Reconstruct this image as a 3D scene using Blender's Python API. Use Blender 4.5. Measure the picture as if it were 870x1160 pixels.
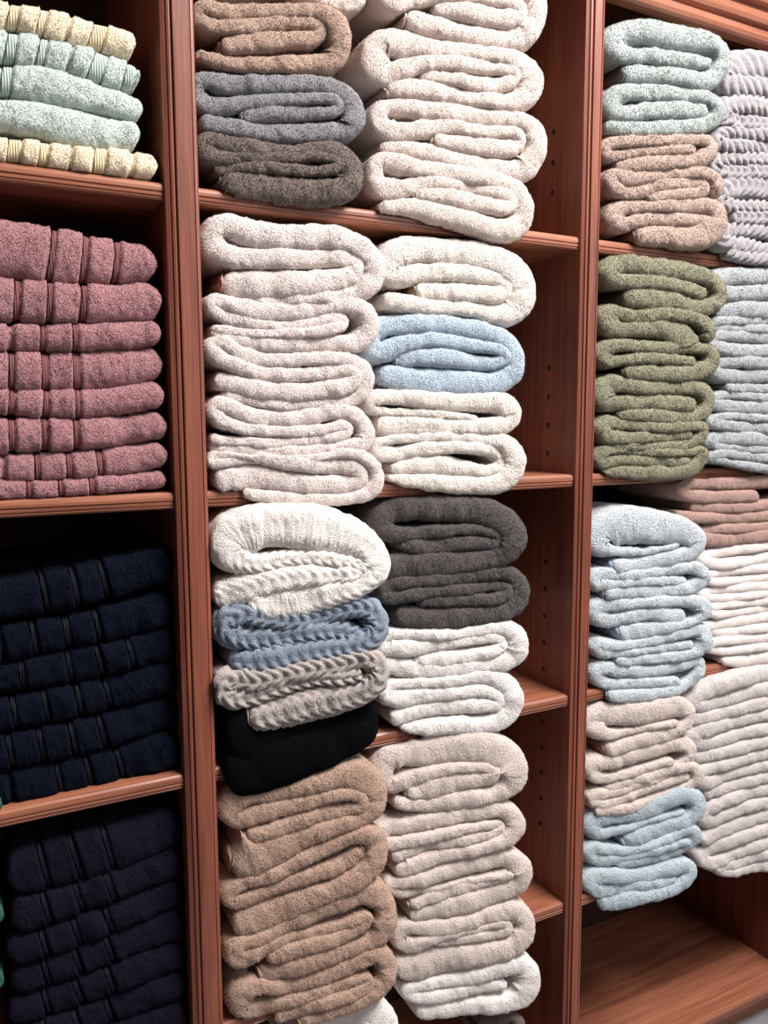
import bpy, math, random
import numpy as np

sc = bpy.context.scene
COL = sc.collection
for o in list(bpy.data.objects):
    bpy.data.objects.remove(o)

# ------------------------------------------------------------------ camera
# x runs along the shelving, y into it (front of the frame at y = 0), z up, z = 0 at eye height
YAW, PIT, ROL, FPX = -0.48068, -0.114795, -0.004098, 910.608
CAM = np.array([-0.334286, -1.232894, 0.0])


def rays(u, v):
    u = np.asarray(u, float); v = np.asarray(v, float)
    cr, sr = math.cos(ROL), math.sin(ROL)
    a = u - 435; b = v - 580
    x = (cr * a + sr * b) / FPX
    z = -(-sr * a + cr * b) / FPX
    cp, sp = math.cos(PIT), math.sin(PIT)
    q1 = cp - sp * z; q2 = sp + cp * z
    ca, sa = math.cos(YAW), math.sin(YAW)
    return np.stack([ca * x - sa * q1, sa * x + ca * q1, q2], -1)


def on_plane(u, v, y):
    d = rays(u, v)
    t = (y - CAM[1]) / d[..., 1]
    return CAM + t[..., None] * d


cam_d = bpy.data.cameras.new('camera')
cam = bpy.data.objects.new('camera', cam_d); COL.objects.link(cam)
cam_d.sensor_fit = 'VERTICAL'; cam_d.sensor_height = 36.0; cam_d.lens = FPX / 1160 * 36.0
cam_d.clip_start = 0.02
fw = rays(435, 580); rt = rays(1435, 580) - fw
fw = fw / np.linalg.norm(fw); rt = rt / np.linalg.norm(rt); up = np.cross(rt, fw)
from mathutils import Matrix
cam.matrix_world = Matrix(((rt[0], up[0], -fw[0], CAM[0]), (rt[1], up[1], -fw[1], CAM[1]),
                           (rt[2], up[2], -fw[2], CAM[2]), (0, 0, 0, 1)))
sc.camera = cam

# ------------------------------------------------------------------ light
sc.view_settings.view_transform = 'Standard'
sc.view_settings.look = 'None'
sc.view_settings.gamma = 1
sc.view_settings.use_curve_mapping = False
sc.view_settings.exposure = -0.08
w = bpy.data.worlds.new('world'); sc.world = w; w.use_nodes = True
w.node_tree.nodes['Background'].inputs[0].default_value = (0.97, 0.97, 1.0, 1)
w.node_tree.nodes['Background'].inputs[1].default_value = 0.085


def area(name, loc, target, sx, sy, power, color):
    d = bpy.data.lights.new(name, 'AREA'); d.shape = 'RECTANGLE'; d.size = sx; d.size_y = sy
    d.energy = power; d.color = color
    o = bpy.data.objects.new(name, d); COL.objects.link(o)
    from mathutils import Vector
    o.location = loc
    o.rotation_euler = (Vector(target) - Vector(loc)).to_track_quat('-Z', 'Y').to_euler()
    return o


area('ceiling_light_panel', (1.45, -1.45, 2.3), (0.4, 0.0, -0.35), 1.6, 1.0, 245, (1.0, 0.965, 0.94))
area('window_daylight', (2.3, -3.2, 1.0), (0.0, 0, -0.5), 1.6, 1.6, 42, (0.97, 0.975, 1.0))

# ------------------------------------------------------------------ materials
def new_mat(name):
    m = bpy.data.materials.new(name); m.use_nodes = True
    nt = m.node_tree; b = nt.nodes['Principled BSDF']
    return m, nt, b


def srgb(c):
    return tuple((x / 255 / 12.92) if x / 255 <= .04045 else ((x / 255 + .055) / 1.055) ** 2.4 for x in c)


_mats = {}


def terry(rgb, scale=380, bump=.7, dist=0.0065, sheen=0.25, vary=0.10):
    key = ('t', rgb, scale, bump, dist, sheen, vary)
    if key in _mats: return _mats[key]
    m, nt, b = new_mat('terry_cloth')
    N = nt.nodes; L = nt.links
    c = srgb(rgb)
    tc = N.new('ShaderNodeTexCoord')
    n1 = N.new('ShaderNodeTexNoise'); n1.inputs['Scale'].default_value = scale
    n1.inputs['Detail'].default_value = 4; n1.inputs['Roughness'].default_value = .75
    L.new(tc.outputs['Object'], n1.inputs['Vector'])
    n2 = N.new('ShaderNodeTexNoise'); n2.inputs['Scale'].default_value = 14
    n2.inputs['Detail'].default_value = 3
    L.new(tc.outputs['Object'], n2.inputs['Vector'])
    n3 = N.new('ShaderNodeTexVoronoi'); n3.inputs['Scale'].default_value = scale * .95
    L.new(tc.outputs['Object'], n3.inputs['Vector'])
    mx = N.new('ShaderNodeMix'); mx.data_type = 'RGBA'
    mx.inputs[6].default_value = tuple(x * (1 - vary) for x in c) + (1,)
    mx.inputs[7].default_value = tuple(min(1, x * (1 + vary)) for x in c) + (1,)
    L.new(n2.outputs['Fac'], mx.inputs[0])
    L.new(mx.outputs[2], b.inputs['Base Color'])
    ad = N.new('ShaderNodeMath'); ad.operation = 'SUBTRACT'
    L.new(n1.outputs['Fac'], ad.inputs[0])
    ml = N.new('ShaderNodeMath'); ml.operation = 'MULTIPLY'; ml.inputs[1].default_value = .35
    L.new(n3.outputs['Distance'], ml.inputs[0]); L.new(ml.outputs[0], ad.inputs[1])
    bp = N.new('ShaderNodeBump'); bp.inputs['Strength'].default_value = bump
    bp.inputs['Distance'].default_value = dist
    L.new(ad.outputs[0], bp.inputs['Height']); L.new(bp.outputs['Normal'], b.inputs['Normal'])
    b.inputs['Roughness'].default_value = 1.0
    b.inputs['Specular IOR Level'].default_value = 0.05
    b.inputs['Sheen Weight'].default_value = sheen
    b.inputs['Sheen Roughness'].default_value = .6
    b.inputs['Sheen Tint'].default_value = tuple(min(1, x * .5 + .5) for x in c) + (1,)
    _mats[key] = m
    return m


def woven(rgb):
    key = ('w', rgb)
    if key in _mats: return _mats[key]
    m, nt, b = new_mat('flat_woven_band')
    N = nt.nodes; L = nt.links
    b.inputs['Base Color'].default_value = srgb(rgb) + (1,)
    b.inputs['Roughness'].default_value = .75
    b.inputs['Specular IOR Level'].default_value = 0.2
    tc = N.new('ShaderNodeTexCoord'); wv = N.new('ShaderNodeTexWave')
    wv.wave_type = 'BANDS'; wv.bands_direction = 'X'; wv.inputs['Scale'].default_value = 90
    wv.inputs['Distortion'].default_value = .4
    L.new(tc.outputs['Object'], wv.inputs['Vector'])
    bp = N.new('ShaderNodeBump'); bp.inputs['Strength'].default_value = .6; bp.inputs['Distance'].default_value = .0015
    L.new(wv.outputs['Fac'], bp.inputs['Height']); L.new(bp.outputs['Normal'], b.inputs['Normal'])
    _mats[key] = m
    return m


def wood(name, axis, dark=(96, 44, 26), light=(178, 98, 66), rough=.38):
    m, nt, b = new_mat(name)
    N = nt.nodes; L = nt.links
    tc = N.new('ShaderNodeTexCoord'); mp = N.new('ShaderNodeMapping')
    s = [38, 38, 38]; s[axis] = 1.6
    mp.inputs['Scale'].default_value = s
    L.new(tc.outputs['Object'], mp.inputs['Vector'])
    n = N.new('ShaderNodeTexNoise'); n.inputs['Scale'].default_value = 1.0
    n.inputs['Detail'].default_value = 6; n.inputs['Roughness'].default_value = .6
    n.inputs['Distortion'].default_value = .5
    L.new(mp.outputs[0], n.inputs['Vector'])
    mp2 = N.new('ShaderNodeMapping'); s = [260, 260, 260]; s[axis] = 9
    mp2.inputs['Scale'].default_value = s
    L.new(tc.outputs['Object'], mp2.inputs['Vector'])
    n2 = N.new('ShaderNodeTexNoise'); n2.inputs['Scale'].default_value = 1.0; n2.inputs['Detail'].default_value = 3
    L.new(mp2.outputs[0], n2.inputs['Vector'])
    r = N.new('ShaderNodeValToRGB')
    r.color_ramp.elements[0].position = .3; r.color_ramp.elements[0].color = srgb(dark) + (1,)
    r.color_ramp.elements[1].position = .66; r.color_ramp.elements[1].color = srgb(light) + (1,)
    ad = N.new('ShaderNodeMath'); ad.operation = 'MULTIPLY_ADD'; ad.inputs[1].default_value = .35
    L.new(n2.outputs['Fac'], ad.inputs[0]); 
    s2 = N.new('ShaderNodeMath'); s2.operation = 'MULTIPLY'; s2.inputs[1].default_value = .66
    L.new(n.outputs['Fac'], s2.inputs[0]); L.new(s2.outputs[0], ad.inputs[2])
    L.new(ad.outputs[0], r.inputs[0]); L.new(r.outputs[0], b.inputs['Base Color'])
    b.inputs['Roughness'].default_value = rough
    b.inputs['Specular IOR Level'].default_value = .45
    bp = N.new('ShaderNodeBump'); bp.inputs['Strength'].default_value = .25; bp.inputs['Distance'].default_value = .0008
    L.new(n2.outputs['Fac'], bp.inputs['Height']); L.new(bp.outputs['Normal'], b.inputs['Normal'])
    return m


WOOD_V = wood('red_brown_wood_upright', 2, (84, 44, 34), (148, 84, 64))
WOOD_H = wood('red_brown_wood_shelf', 0, (98, 54, 40), (168, 106, 80))
WOOD_SHADE = wood('shade_toned_back_panel_wood', 2, (46, 30, 24), (70, 44, 34), .6)  # shade deep in the bays put into the back panel's wood colour
HOLE, _, _b = new_mat('pin_hole_dark'); _b.inputs['Base Color'].default_value = (.012, .008, .006, 1); _b.inputs['Roughness'].default_value = .9
FLOOR, _nt, _b = new_mat('grey_floor')
_n = _nt.nodes.new('ShaderNodeTexNoise'); _n.inputs['Scale'].default_value = 30
_r = _nt.nodes.new('ShaderNodeValToRGB'); _r.color_ramp.elements[0].color = srgb((104, 102, 104)) + (1,); _r.color_ramp.elements[1].color = srgb((134, 132, 132)) + (1,)
_nt.links.new(_n.outputs['Fac'], _r.inputs[0]); _nt.links.new(_r.outputs[0], _b.inputs['Base Color']); _b.inputs['Roughness'].default_value = .6

# ------------------------------------------------------------------ mesh helpers
def link_mesh(name, V, F, mat, parent=None, origin=(0, 0, 0), smooth=True):
    V = np.asarray(V, np.float32) - np.asarray(origin, np.float32)
    me = bpy.data.meshes.new(name)
    if isinstance(F, list):
        me.from_pydata(V.tolist(), [], F)
        if smooth:
            me.polygons.foreach_set('use_smooth', np.ones(len(me.polygons), bool))
    else:                                   # (quads, two end loops, triangles of the pile)
        Q, caps, T = F
        loops = np.concatenate([Q.ravel()] + [np.asarray(c) for c in caps] + [T.ravel()]).astype(np.int32)
        tot = np.concatenate([np.full(len(Q), 4), [len(c) for c in caps], np.full(len(T), 3)]).astype(np.int32)
        st = np.concatenate([[0], np.cumsum(tot)[:-1]]).astype(np.int32)
        me.vertices.add(len(V)); me.vertices.foreach_set('co', V.astype(np.float32).ravel())
        me.loops.add(len(loops)); me.loops.foreach_set('vertex_index', loops)
        me.polygons.add(len(tot)); me.polygons.foreach_set('loop_start', st)
        try:
            me.polygons.foreach_set('loop_total', tot)
        except Exception:
            pass
        sm = np.ones(len(tot), bool); sm[len(Q) + len(caps):] = False
        me.polygons.foreach_set('use_smooth', sm)
        me.update(calc_edges=True); me.validate()
    me.materials.append(mat); me.update()
    o = bpy.data.objects.new(name, me); COL.objects.link(o)
    if parent is not None:
        o.parent = parent
    else:
        o.location = origin
    return o


def empty(name, loc):
    o = bpy.data.objects.new(name, None); COL.objects.link(o)
    o.empty_display_size = .05; o.location = loc
    return o


def extrude_profile(name, prof, a, b, axis, mat, parent):
    """closed profile: for axis 'z' the profile is (x, y); for axis 'x' it is (y, z)"""
    n = len(prof); V = []
    for t in (a, b):
        for p in prof:
            V.append((p[0], p[1], t) if axis == 'z' else (t, p[0], p[1]))
    F = [[i, (i + 1) % n, n + (i + 1) % n, n + i] for i in range(n)]
    F.append(list(range(n))[::-1]); F.append(list(range(n, 2 * n)))
    o = link_mesh(name, V, F, mat, parent, (0, 0, 0), False)
    import bmesh
    bm = bmesh.new(); bm.from_mesh(o.data); bmesh.ops.recalc_face_normals(bm, faces=bm.faces)
    bm.to_mesh(o.data); bm.free()
    return o


def h3(i, j, k, seed):
    x = (i * 374761393 + j * 668265263 + k * 2147483647 + seed * 1274126177) & 0xffffffff
    x = ((x ^ (x >> 13)) * 1274126177) & 0xffffffff
    x = x ^ (x >> 16)
    return (x & 0xffff) / 32767.5 - 1


def vnoise(P, scale, seed=0):
    Q = P * scale + 1000.0
    I = np.floor(Q).astype(np.int64); f = Q - I; f = f * f * (3 - 2 * f)
    r = 0
    for a in (0, 1):
        for b in (0, 1):
            for c in (0, 1):
                w_ = (f[..., 0] if a else 1 - f[..., 0]) * (f[..., 1] if b else 1 - f[..., 1]) * (f[..., 2] if c else 1 - f[..., 2])
                r = r + w_ * h3(I[..., 0] + a, I[..., 1] + b, I[..., 2] + c, seed)
    return r


# ------------------------------------------------------------------ setting
PITCH_TOP = {1: 0.3495, 2: -0.1105, 3: -0.5650, 4: -1.0210, 5: -1.4640}   # top faces of the shelf boards
TH = 0.0265
BAYS = {'L': (-0.790, -0.050), 'C': (0.001, 0.742), 'R': (0.786, 1.527)}
DEPTH = 0.43
unit = empty('shelving_unit', (0.37, 0.2, -1.56))
unit['label'] = 'red-brown wooden shelving unit with moulded uprights, filled with stacks of folded towels'
unit['category'] = 'shelf'
ORG = (0.37, 0.2, -1.56)


def upart(o):
    o.parent = unit; o.location = (-ORG[0], -ORG[1], -ORG[2])
    return o


def post(x0, x1):
    w_ = x1 - x0
    pr = [(x0, DEPTH), (x0, 0.0085), (x0 + .001, .0070), (x0 + .0035, .0060), (x0 + .006, .0048), (x0 + .0072, .0062), (x0 + .0085, .0062),
          (x0 + .0095, .0030), (x0 + .0125, .0022), (x0 + .0145, .0030), (x0 + .0152, .0048), (x0 + .0165, .0048), (x0 + .0172, .0005),
          (x0 + .0185, 0), (x1 - .0105, 0), (x1 - .0095, .0006), (x1 - .0088, .0026), (x1 - .0078, .0026), (x1 - .0068, .0012), (x1 - .003, .0022), (x1 - .001, .0045), (x1, .008), (x1, DEPTH)]
    return upart(extrude_profile('upright', pr, -1.56, 1.0, 'z', WOOD_V, None))


P1 = post(-0.050, 0.001)
P2 = post(0.742, 0.786)
post(-0.840, -0.790)
post(1.527, 1.575)


def hole(x, y, z):
    n = 12; V = []; r = .0050
    for d in (-.0006, .004):
        for i in range(n):
            t = 2 * math.pi * i / n
            V.append((x + d, y + r * math.cos(t), z + r * 1.15 * math.sin(t)))
    F = [[i, (i + 1) % n, n + (i + 1) % n, n + i] for i in range(n)] + [list(range(n))[::-1], list(range(n, 2 * n))]
    o = link_mesh('pin_hole', V, F, HOLE, None, (0, 0, 0), False)
    o.parent = P2
    return o


zs = [.1030 - .0583 * k for k in range(5)] + [.45, .508, .566, -.300, -.358, -.4165, -.4755, -.533, -.65, -.708, -.766, -.824, -.882]
for z in zs:
    hole(.742, .094, z)


def shelf(bay, k):
    a, b = BAYS[bay]; zt = PITCH_TOP[k]; zb = zt - TH; f = .012
    pr = [(DEPTH - .004, zt), (f + .009, zt), (f + .0035, zt - .0012), (f + .0008, zt - .0042), (f, zt - .008), (f, zt - .0125), (f + .0022, zt - .0138), (f + .0022, zt - .0150),
          (f + .0002, zt - .0162), (f + .0006, zt - .0192), (f + .0026, zt - .0202), (f + .0026, zt - .0215), (f + .0012, zt - .0226), (f + .003, zt - .0252), (f + .007, zb), (DEPTH - .004, zb)]
    o = extrude_profile('shelf_board', pr, a + .0008, b - .0008, 'x', WOOD_H, None)
    return upart(o)


for bay in 'LCR':
    for k in (1, 2, 3, 4, 5):
        shelf(bay, k)
# header with its mouldings above the bays
hz = 0.797
pr = [(.035, hz + .002), (.010, hz), (.004, hz + .003), (0.001, hz + .010), (0.0, hz + .020), (.006, hz + .023), (.006, hz + .027), (-.004, hz + .031), (-.007, hz + .040), (-.008, hz + .050),
      (-.001, hz + .056), (-.001, hz + .062), (-.014, hz + .067), (-.018, hz + .076), (-.018, hz + .23), (.035, hz + .23)]
upart(extrude_profile('header_rail', pr, -.84, 1.575, 'x', WOOD_H, None))
upart(extrude_profile('top_board', [(.036, hz + .03), (.036, hz + .052), (DEPTH, hz + .052), (DEPTH, hz + .03)], -.84, 1.575, 'x', WOOD_H, None))
upart(extrude_profile('back_panel', [(DEPTH, -1.56), (DEPTH, hz + .06), (DEPTH + .012, hz + .06), (DEPTH + .012, -1.56)], -.84, 1.575, 'x', WOOD_SHADE, None))
upart(extrude_profile('plinth', [(.05, -1.56), (.05, PITCH_TOP[5] - TH - .0005), (.07, PITCH_TOP[5] - TH - .0005), (.07, -1.56)], -.789, 1.526, 'x', WOOD_H, None))
fl = extrude_profile('floor', [(-4.5, -1.60), (-4.5, -1.56), (1.2, -1.56), (1.2, -1.60)], -3.5, 4.5, 'x', FLOOR, None); fl['kind'] = 'structure'
WALL, _nt2, _b2 = new_mat('painted_wall'); _b2.inputs['Base Color'].default_value = srgb((196, 190, 182)) + (1,); _b2.inputs['Roughness'].default_value = .9
wl = extrude_profile('wall_back', [(.46, -1.56), (.46, 1.3), (.52, 1.3), (.52, -1.56)], -3.5, 4.5, 'x', WALL, None); wl['kind'] = 'structure'

# ------------------------------------------------------------------ cloth ribbons
CROP = {'A': (0, 0, 3.625), 'B': (0, 220, 3.054), 'Cn': (0, 560, 2.9), 'D': (0, 860, 3.346),
        'a': (215, 0, 4.143), 'b': (215, 70, 4.143), 'c': (400, 0, 3.625), 'd': (400, 110, 3.625),
        'e': (225, 235, 3.955), 'f': (225, 325, 3.955), 'g': (225, 445, 3.955), 'h': (420, 260, 4.35),
        'i': (415, 345, 4.35), 'j': (415, 440, 4.35), 'k': (230, 565, 3.867), 'l': (230, 665, 3.867),
        'm': (415, 555, 4.35), 'n': (425, 695, 4.35), 'o': (240, 850, 4.047), 'q': (240, 985, 3.955),
        'r': (420, 825, 4.35), 's': (420, 900, 4.35), 't': (420, 1010, 4.143), 'u': (675, 10, 5.273),
        'v': (675, 140, 5.273), 'w': (665, 275, 5.118), 'x': (665, 400, 5.118), 'y': (660, 560, 5.273),
        'z': (660, 665, 5.273), 'A1': (655, 780, 5.4375), 'A2': (655, 885, 5.4375), 'A3': (780, 40, 8.29),
        'A4': (780, 160, 7.73), 'A5': (780, 290, 4.46), 'A6': (750, 530, 4.833), 'A7': (770, 740, 4.3), 'P': (0, 0, 1.0)}


def catmull(P, n=14):
    """P: (k, 3) points (u, v, width) -> smooth dense curve, centripetal"""
    P = np.asarray(P, float)
    A = np.vstack([2 * P[0] - P[1], P, 2 * P[-1] - P[-2]])
    out = []
    for i in range(1, len(A) - 2):
        p0, p1, p2, p3 = A[i - 1:i + 3]
        d = lambda a, b: max(1e-6, np.linalg.norm((a - b)[:2])) ** .5
        t0 = 0; t1 = t0 + d(p0, p1); t2 = t1 + d(p1, p2); t3 = t2 + d(p2, p3)
        for t in np.linspace(t1, t2, n, endpoint=False):
            a1 = (t1 - t) / (t1 - t0) * p0 + (t - t0) / (t1 - t0) * p1
            a2 = (t2 - t) / (t2 - t1) * p1 + (t - t1) / (t2 - t1) * p2
            a3 = (t3 - t) / (t3 - t2) * p2 + (t - t2) / (t3 - t2) * p3
            b1 = (t2 - t) / (t2 - t0) * a1 + (t - t0) / (t2 - t0) * a2
            b2 = (t3 - t) / (t3 - t1) * a2 + (t - t1) / (t3 - t1) * a3
            out.append((t2 - t) / (t2 - t1) * b1 + (t - t1) / (t2 - t1) * b2)
    out.append(A[-2])
    return np.array(out)


def resample(X, ds):
    """X columns 0:3 define arc length; resample all columns"""
    d = np.r_[0, np.cumsum(np.linalg.norm(np.diff(X[:, :3], axis=0), axis=1))]
    n = max(6, int(d[-1] / ds))
    s = np.linspace(0, d[-1], n)
    return s, np.stack([np.interp(s, d, X[:, k]) for k in range(X.shape[1])], 1)


def smooth_cols(X, it=2):
    for _ in range(it):
        Y = X.copy(); Y[1:-1] = .25 * X[:-2] + .5 * X[1:-1] + .25 * X[2:]; X = Y
    return X


seed_counter = [11]


def path_world(pts, yl, yr, ur=None, ds=.003, ws=1.0, fold=0.0):
    crop = None; P = []
    for p in pts:
        if isinstance(p, str):
            crop = CROP[p]; continue
        P.append((crop[0] + p[0] / crop[2], crop[1] + p[1] / crop[2], p[2] / crop[2]))
    C = catmull(P)
    C[:, 2] = np.maximum(C[:, 2], 2) * ws
    T = np.gradient(C[:, :2], axis=0)
    T = T / np.maximum(1e-9, np.linalg.norm(T, axis=1))[:, None]
    T = smooth_cols(T, 3); T = T / np.maximum(1e-9, np.linalg.norm(T, axis=1))[:, None]
    Nn = np.stack([-T[:, 1], T[:, 0]], 1)
    if fold > 0:                     # the cloth bulges into its tight folds and nearly closes them
        step = np.maximum(1e-6, np.linalg.norm(np.gradient(C[:, :2], axis=0), axis=1))
        kap = np.sum(np.gradient(T, axis=0) * Nn, axis=1) / step
        kap = smooth_cols(kap[:, None], 10)[:, 0]
        g = np.clip(np.abs(kap) * C[:, 2] / 1.3, 0, 1); g = smooth_cols((g * g * (3 - 2 * g))[:, None], 6)[:, 0] * fold
        g[:6] = 0; g[-6:] = 0
        C[:, :2] += Nn * (np.sign(kap) * g * C[:, 2] / 2)[:, None]
        C[:, 2] *= 1 + g
    if ur is None: ur = (C[:, 0].min(), C[:, 0].max())
    yy = yl + (yr - yl) * np.clip((C[:, 0] - ur[0]) / (ur[1] - ur[0]), -.3, 1.3)
    E1 = C[:, :2] + Nn * C[:, 2:3] / 2; E2 = C[:, :2] - Nn * C[:, 2:3] / 2
    W1 = on_plane(E1[:, 0], E1[:, 1], yy); W2 = on_plane(E2[:, 0], E2[:, 1], yy)
    X = np.hstack([(W1 + W2) / 2, (W1 - W2) / 2, C[:, :1]])
    s, X = resample(X, ds)
    X = smooth_cols(X, 2)
    return s, X


def ribbon(s, X, lim, depth=.30, nf=12, pile=.0009, lump=.0016, wob=.004, cap=(.6, .6), knit=None, rmod=None, seed=None, flat=2.6, droop=None, tuft=0.0, yfix=None, rfix=None):
    if seed is None:
        seed_counter[0] += 1; seed = seed_counter[0]
    C = X[:, :3].copy(); H = X[:, 3:6].copy()
    n = len(s); L = s[-1]
    r = np.linalg.norm(H, axis=1); hd = H / np.maximum(r, 1e-6)[:, None]
    # width variation and rounded ends
    r = r * (1 + .05 * vnoise(np.stack([s * 1, s * 0, s * 0], 1), 28, seed))
    for side, c in ((0, cap[0]), (1, cap[1])):
        d = s if side == 0 else L - s
        rc = max(.003, (r[0] if side == 0 else r[-1]) * c)
        q = np.clip(d / rc, 0, 1)
        r = r * np.where(d < rc, np.maximum(.12, np.sqrt(np.maximum(0, 1 - (1 - q) ** 2))), 1)
    if rfix is not None: r = rfix.copy()
    r0 = r.copy()
    if rmod is not None:
        r = r * rmod; C[:, 1] = C[:, 1] + (1 - rmod) * .034
    th = np.linspace(-math.pi / 2, math.pi / 2, nf + 1)
    so = np.sign(np.sin(th)) * np.abs(np.sin(th)) ** (2 / flat)
    co = np.abs(np.cos(th)) ** (2 / flat)
    fy = [.004, .009, .015, .023, .034, .05, .075, .12, .19, depth]
    offs = np.r_[-np.ones(len(fy)), so, np.ones(len(fy))]
    rf = np.minimum(r, .022) * .95
    yb = C[:, 1] + wob * (vnoise(np.stack([s, s * 0 + 7.3, s * 0], 1), 13, seed + 1) + .5 * vnoise(np.stack([s, s * 0, s * 0 + 3.3], 1), 40, seed + 2))
    for side, c in ((0, cap[0]), (1, cap[1])):      # the ends turn away a little
        d = s if side == 0 else L - s
        yb = yb + .004 * np.exp(-(d / .006) ** 2)
    if yfix is not None: yb = yfix
    y0 = yb - (C[:, 1] - X[:, 1])
    M = len(offs)
    V = np.zeros((n, M, 3)); NR = np.zeros((n, M, 3))
    V[..., 0] = C[:, None, 0] + hd[:, None, 0] * r[:, None] * offs
    V[..., 2] = C[:, None, 2] + hd[:, None, 2] * r[:, None] * offs
    k0 = len(fy); k1 = k0 + nf + 1
    V[:, k0:k1, 1] = yb[:, None] + rf[:, None] * (1 - co)
    for i, d in enumerate(fy):
        V[:, k0 - 1 - i, 1] = yb + rf + d
        V[:, k1 + i, 1] = yb + rf + d
    sn = np.r_[-np.ones(k0), np.sin(th), np.ones(k0)]; cs = np.r_[np.zeros(k0), np.cos(th), np.zeros(k0)]
    NR[..., 0] = hd[:, None, 0] * sn; NR[..., 2] = hd[:, None, 2] * sn; NR[..., 1] = -cs
    fade = np.r_[np.linspace(0, 1, k0), np.ones(nf + 1), np.linspace(1, 0, k0)]
    disp = pile * 1.0 * vnoise(V, 420, seed) + lump * vnoise(V * np.array([1, .6, 1]), 55, seed + 3) + lump * .7 * vnoise(V * np.array([1, .5, 1]), 130, seed + 4)
    if knit is not None:
        p, amp, skew, shift, half = knit
        arc = np.zeros((n, M))
        ww = r[:, None] * 1.3
        arc[:, k0:k1] = (th / (math.pi / 2))[None, :] * ww
        for i, d in enumerate(fy):
            arc[:, k0 - 1 - i] = -ww[:, 0] - d; arc[:, k1 + i] = ww[:, 0] + d
        q = arc / (2 * half) + (shift or 0)
        tri = np.abs(((q + .5) % 1) - .5) * 2          # 0 at a rib row centre, 1 at its border
        ph = (s[:, None] + skew * tri * half) / p
        lobe = np.abs(np.sin(math.pi * ph)) ** .55
        groove = np.clip((1 - tri) * 6, 0, 1) ** .6 * .55 + .45
        cen = np.clip(tri * 7, 0, 1) * .35 + .65
        if shift is None:                    # one plaited row per fold
            lobe = np.abs(np.sin(math.pi * (s[:, None] + skew * arc) / p)) ** .5; groove = 1; cen = 1
        disp = disp + amp * (lobe * groove * cen - .5)
    V = V + NR * (disp * fade)[..., None]
    V[..., 2] -= .0 if droop is None else droop * np.clip(-V[..., 1] / .05, 0, 1)
    # never through the boards or uprights
    x0, x1, z0, z1 = lim
    inside = V[..., 1] > .009
    e = .0012
    V[..., 2] = np.where(inside, np.clip(V[..., 2], z0 + e, z1 - e), V[..., 2])
    ins2 = V[..., 1] > -.006
    V[..., 0] = np.where(ins2, np.clip(V[..., 0], x0 + e, x1 - e), V[..., 0])
    V[..., 1] = np.minimum(V[..., 1], DEPTH - .01)
    idx = np.arange(n * M).reshape(n, M)
    a = idx[:-1]; b = idx[1:]
    j = np.arange(M); jn = (j + 1) % M
    Q = np.stack([a[:, j], a[:, jn], b[:, jn], b[:, j]], -1).reshape(-1, 4)
    caps = [idx[0][::-1], idx[-1]]
    Vf = V.reshape(-1, 3); T = np.zeros((0, 3), int)
    if tuft > 0:                             # the loops of the pile: small leaning tufts over the faces one can see
        rng = np.random.default_rng(seed)
        c0 = k0 - 7; c1 = k1 + 6
        A = V[:-1, c0:c1]; B = V[:-1, c0 + 1:c1 + 1]; D = V[1:, c0:c1]
        ar = np.linalg.norm(np.cross(B - A, D - A), axis=-1).ravel()
        dens = 235000.0
        cnt = min(26000, int(ar.sum() * dens))
        pick = rng.choice(len(ar), cnt, p=ar / ar.sum())
        ii = pick // (c1 - c0); jj = pick % (c1 - c0) + c0
        fu = rng.random(cnt)[:, None]; fv = rng.random(cnt)[:, None]
        lerp = lambda G: (G[ii, jj] * (1 - fu) + G[ii + 1, jj] * fu) * (1 - fv) + (G[ii, jj + 1] * (1 - fu) + G[ii + 1, jj + 1] * fu) * fv
        P0 = lerp(V); N0 = lerp(NR); N0 /= np.maximum(1e-6, np.linalg.norm(N0, axis=1))[:, None]
        R1 = rng.normal(size=(cnt, 3)); U = np.cross(N0, R1); U /= np.maximum(1e-6, np.linalg.norm(U, axis=1))[:, None]
        W = np.cross(N0, U)
        h = tuft * (.5 + .9 * rng.random(cnt))[:, None]; wd = (.00062 + .0004 * rng.random(cnt))[:, None]
        tip = P0 + N0 * h + U * h * (rng.random(cnt)[:, None] - .2) * .9
        base = P0 - N0 * .0005
        TV = np.stack([base + U * wd, base - U * wd * .5 + W * wd * .87, base - U * wd * .5 - W * wd * .87, tip], 1).reshape(-1, 3)
        o = len(Vf) + 4 * np.arange(cnt)[:, None]
        T = np.concatenate([o + [0, 1, 3], o + [1, 2, 3], o + [2, 0, 3]])
        Vf = np.vstack([Vf, TV])
    ribbon.last = (y0, r0)
    return Vf, (Q, caps, T)


def limits(bay, k):
    a, b = BAYS[bay]
    return (a, b, PITCH_TOP[k], (PITCH_TOP[k - 1] - TH) if k > 1 else hz)


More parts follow.
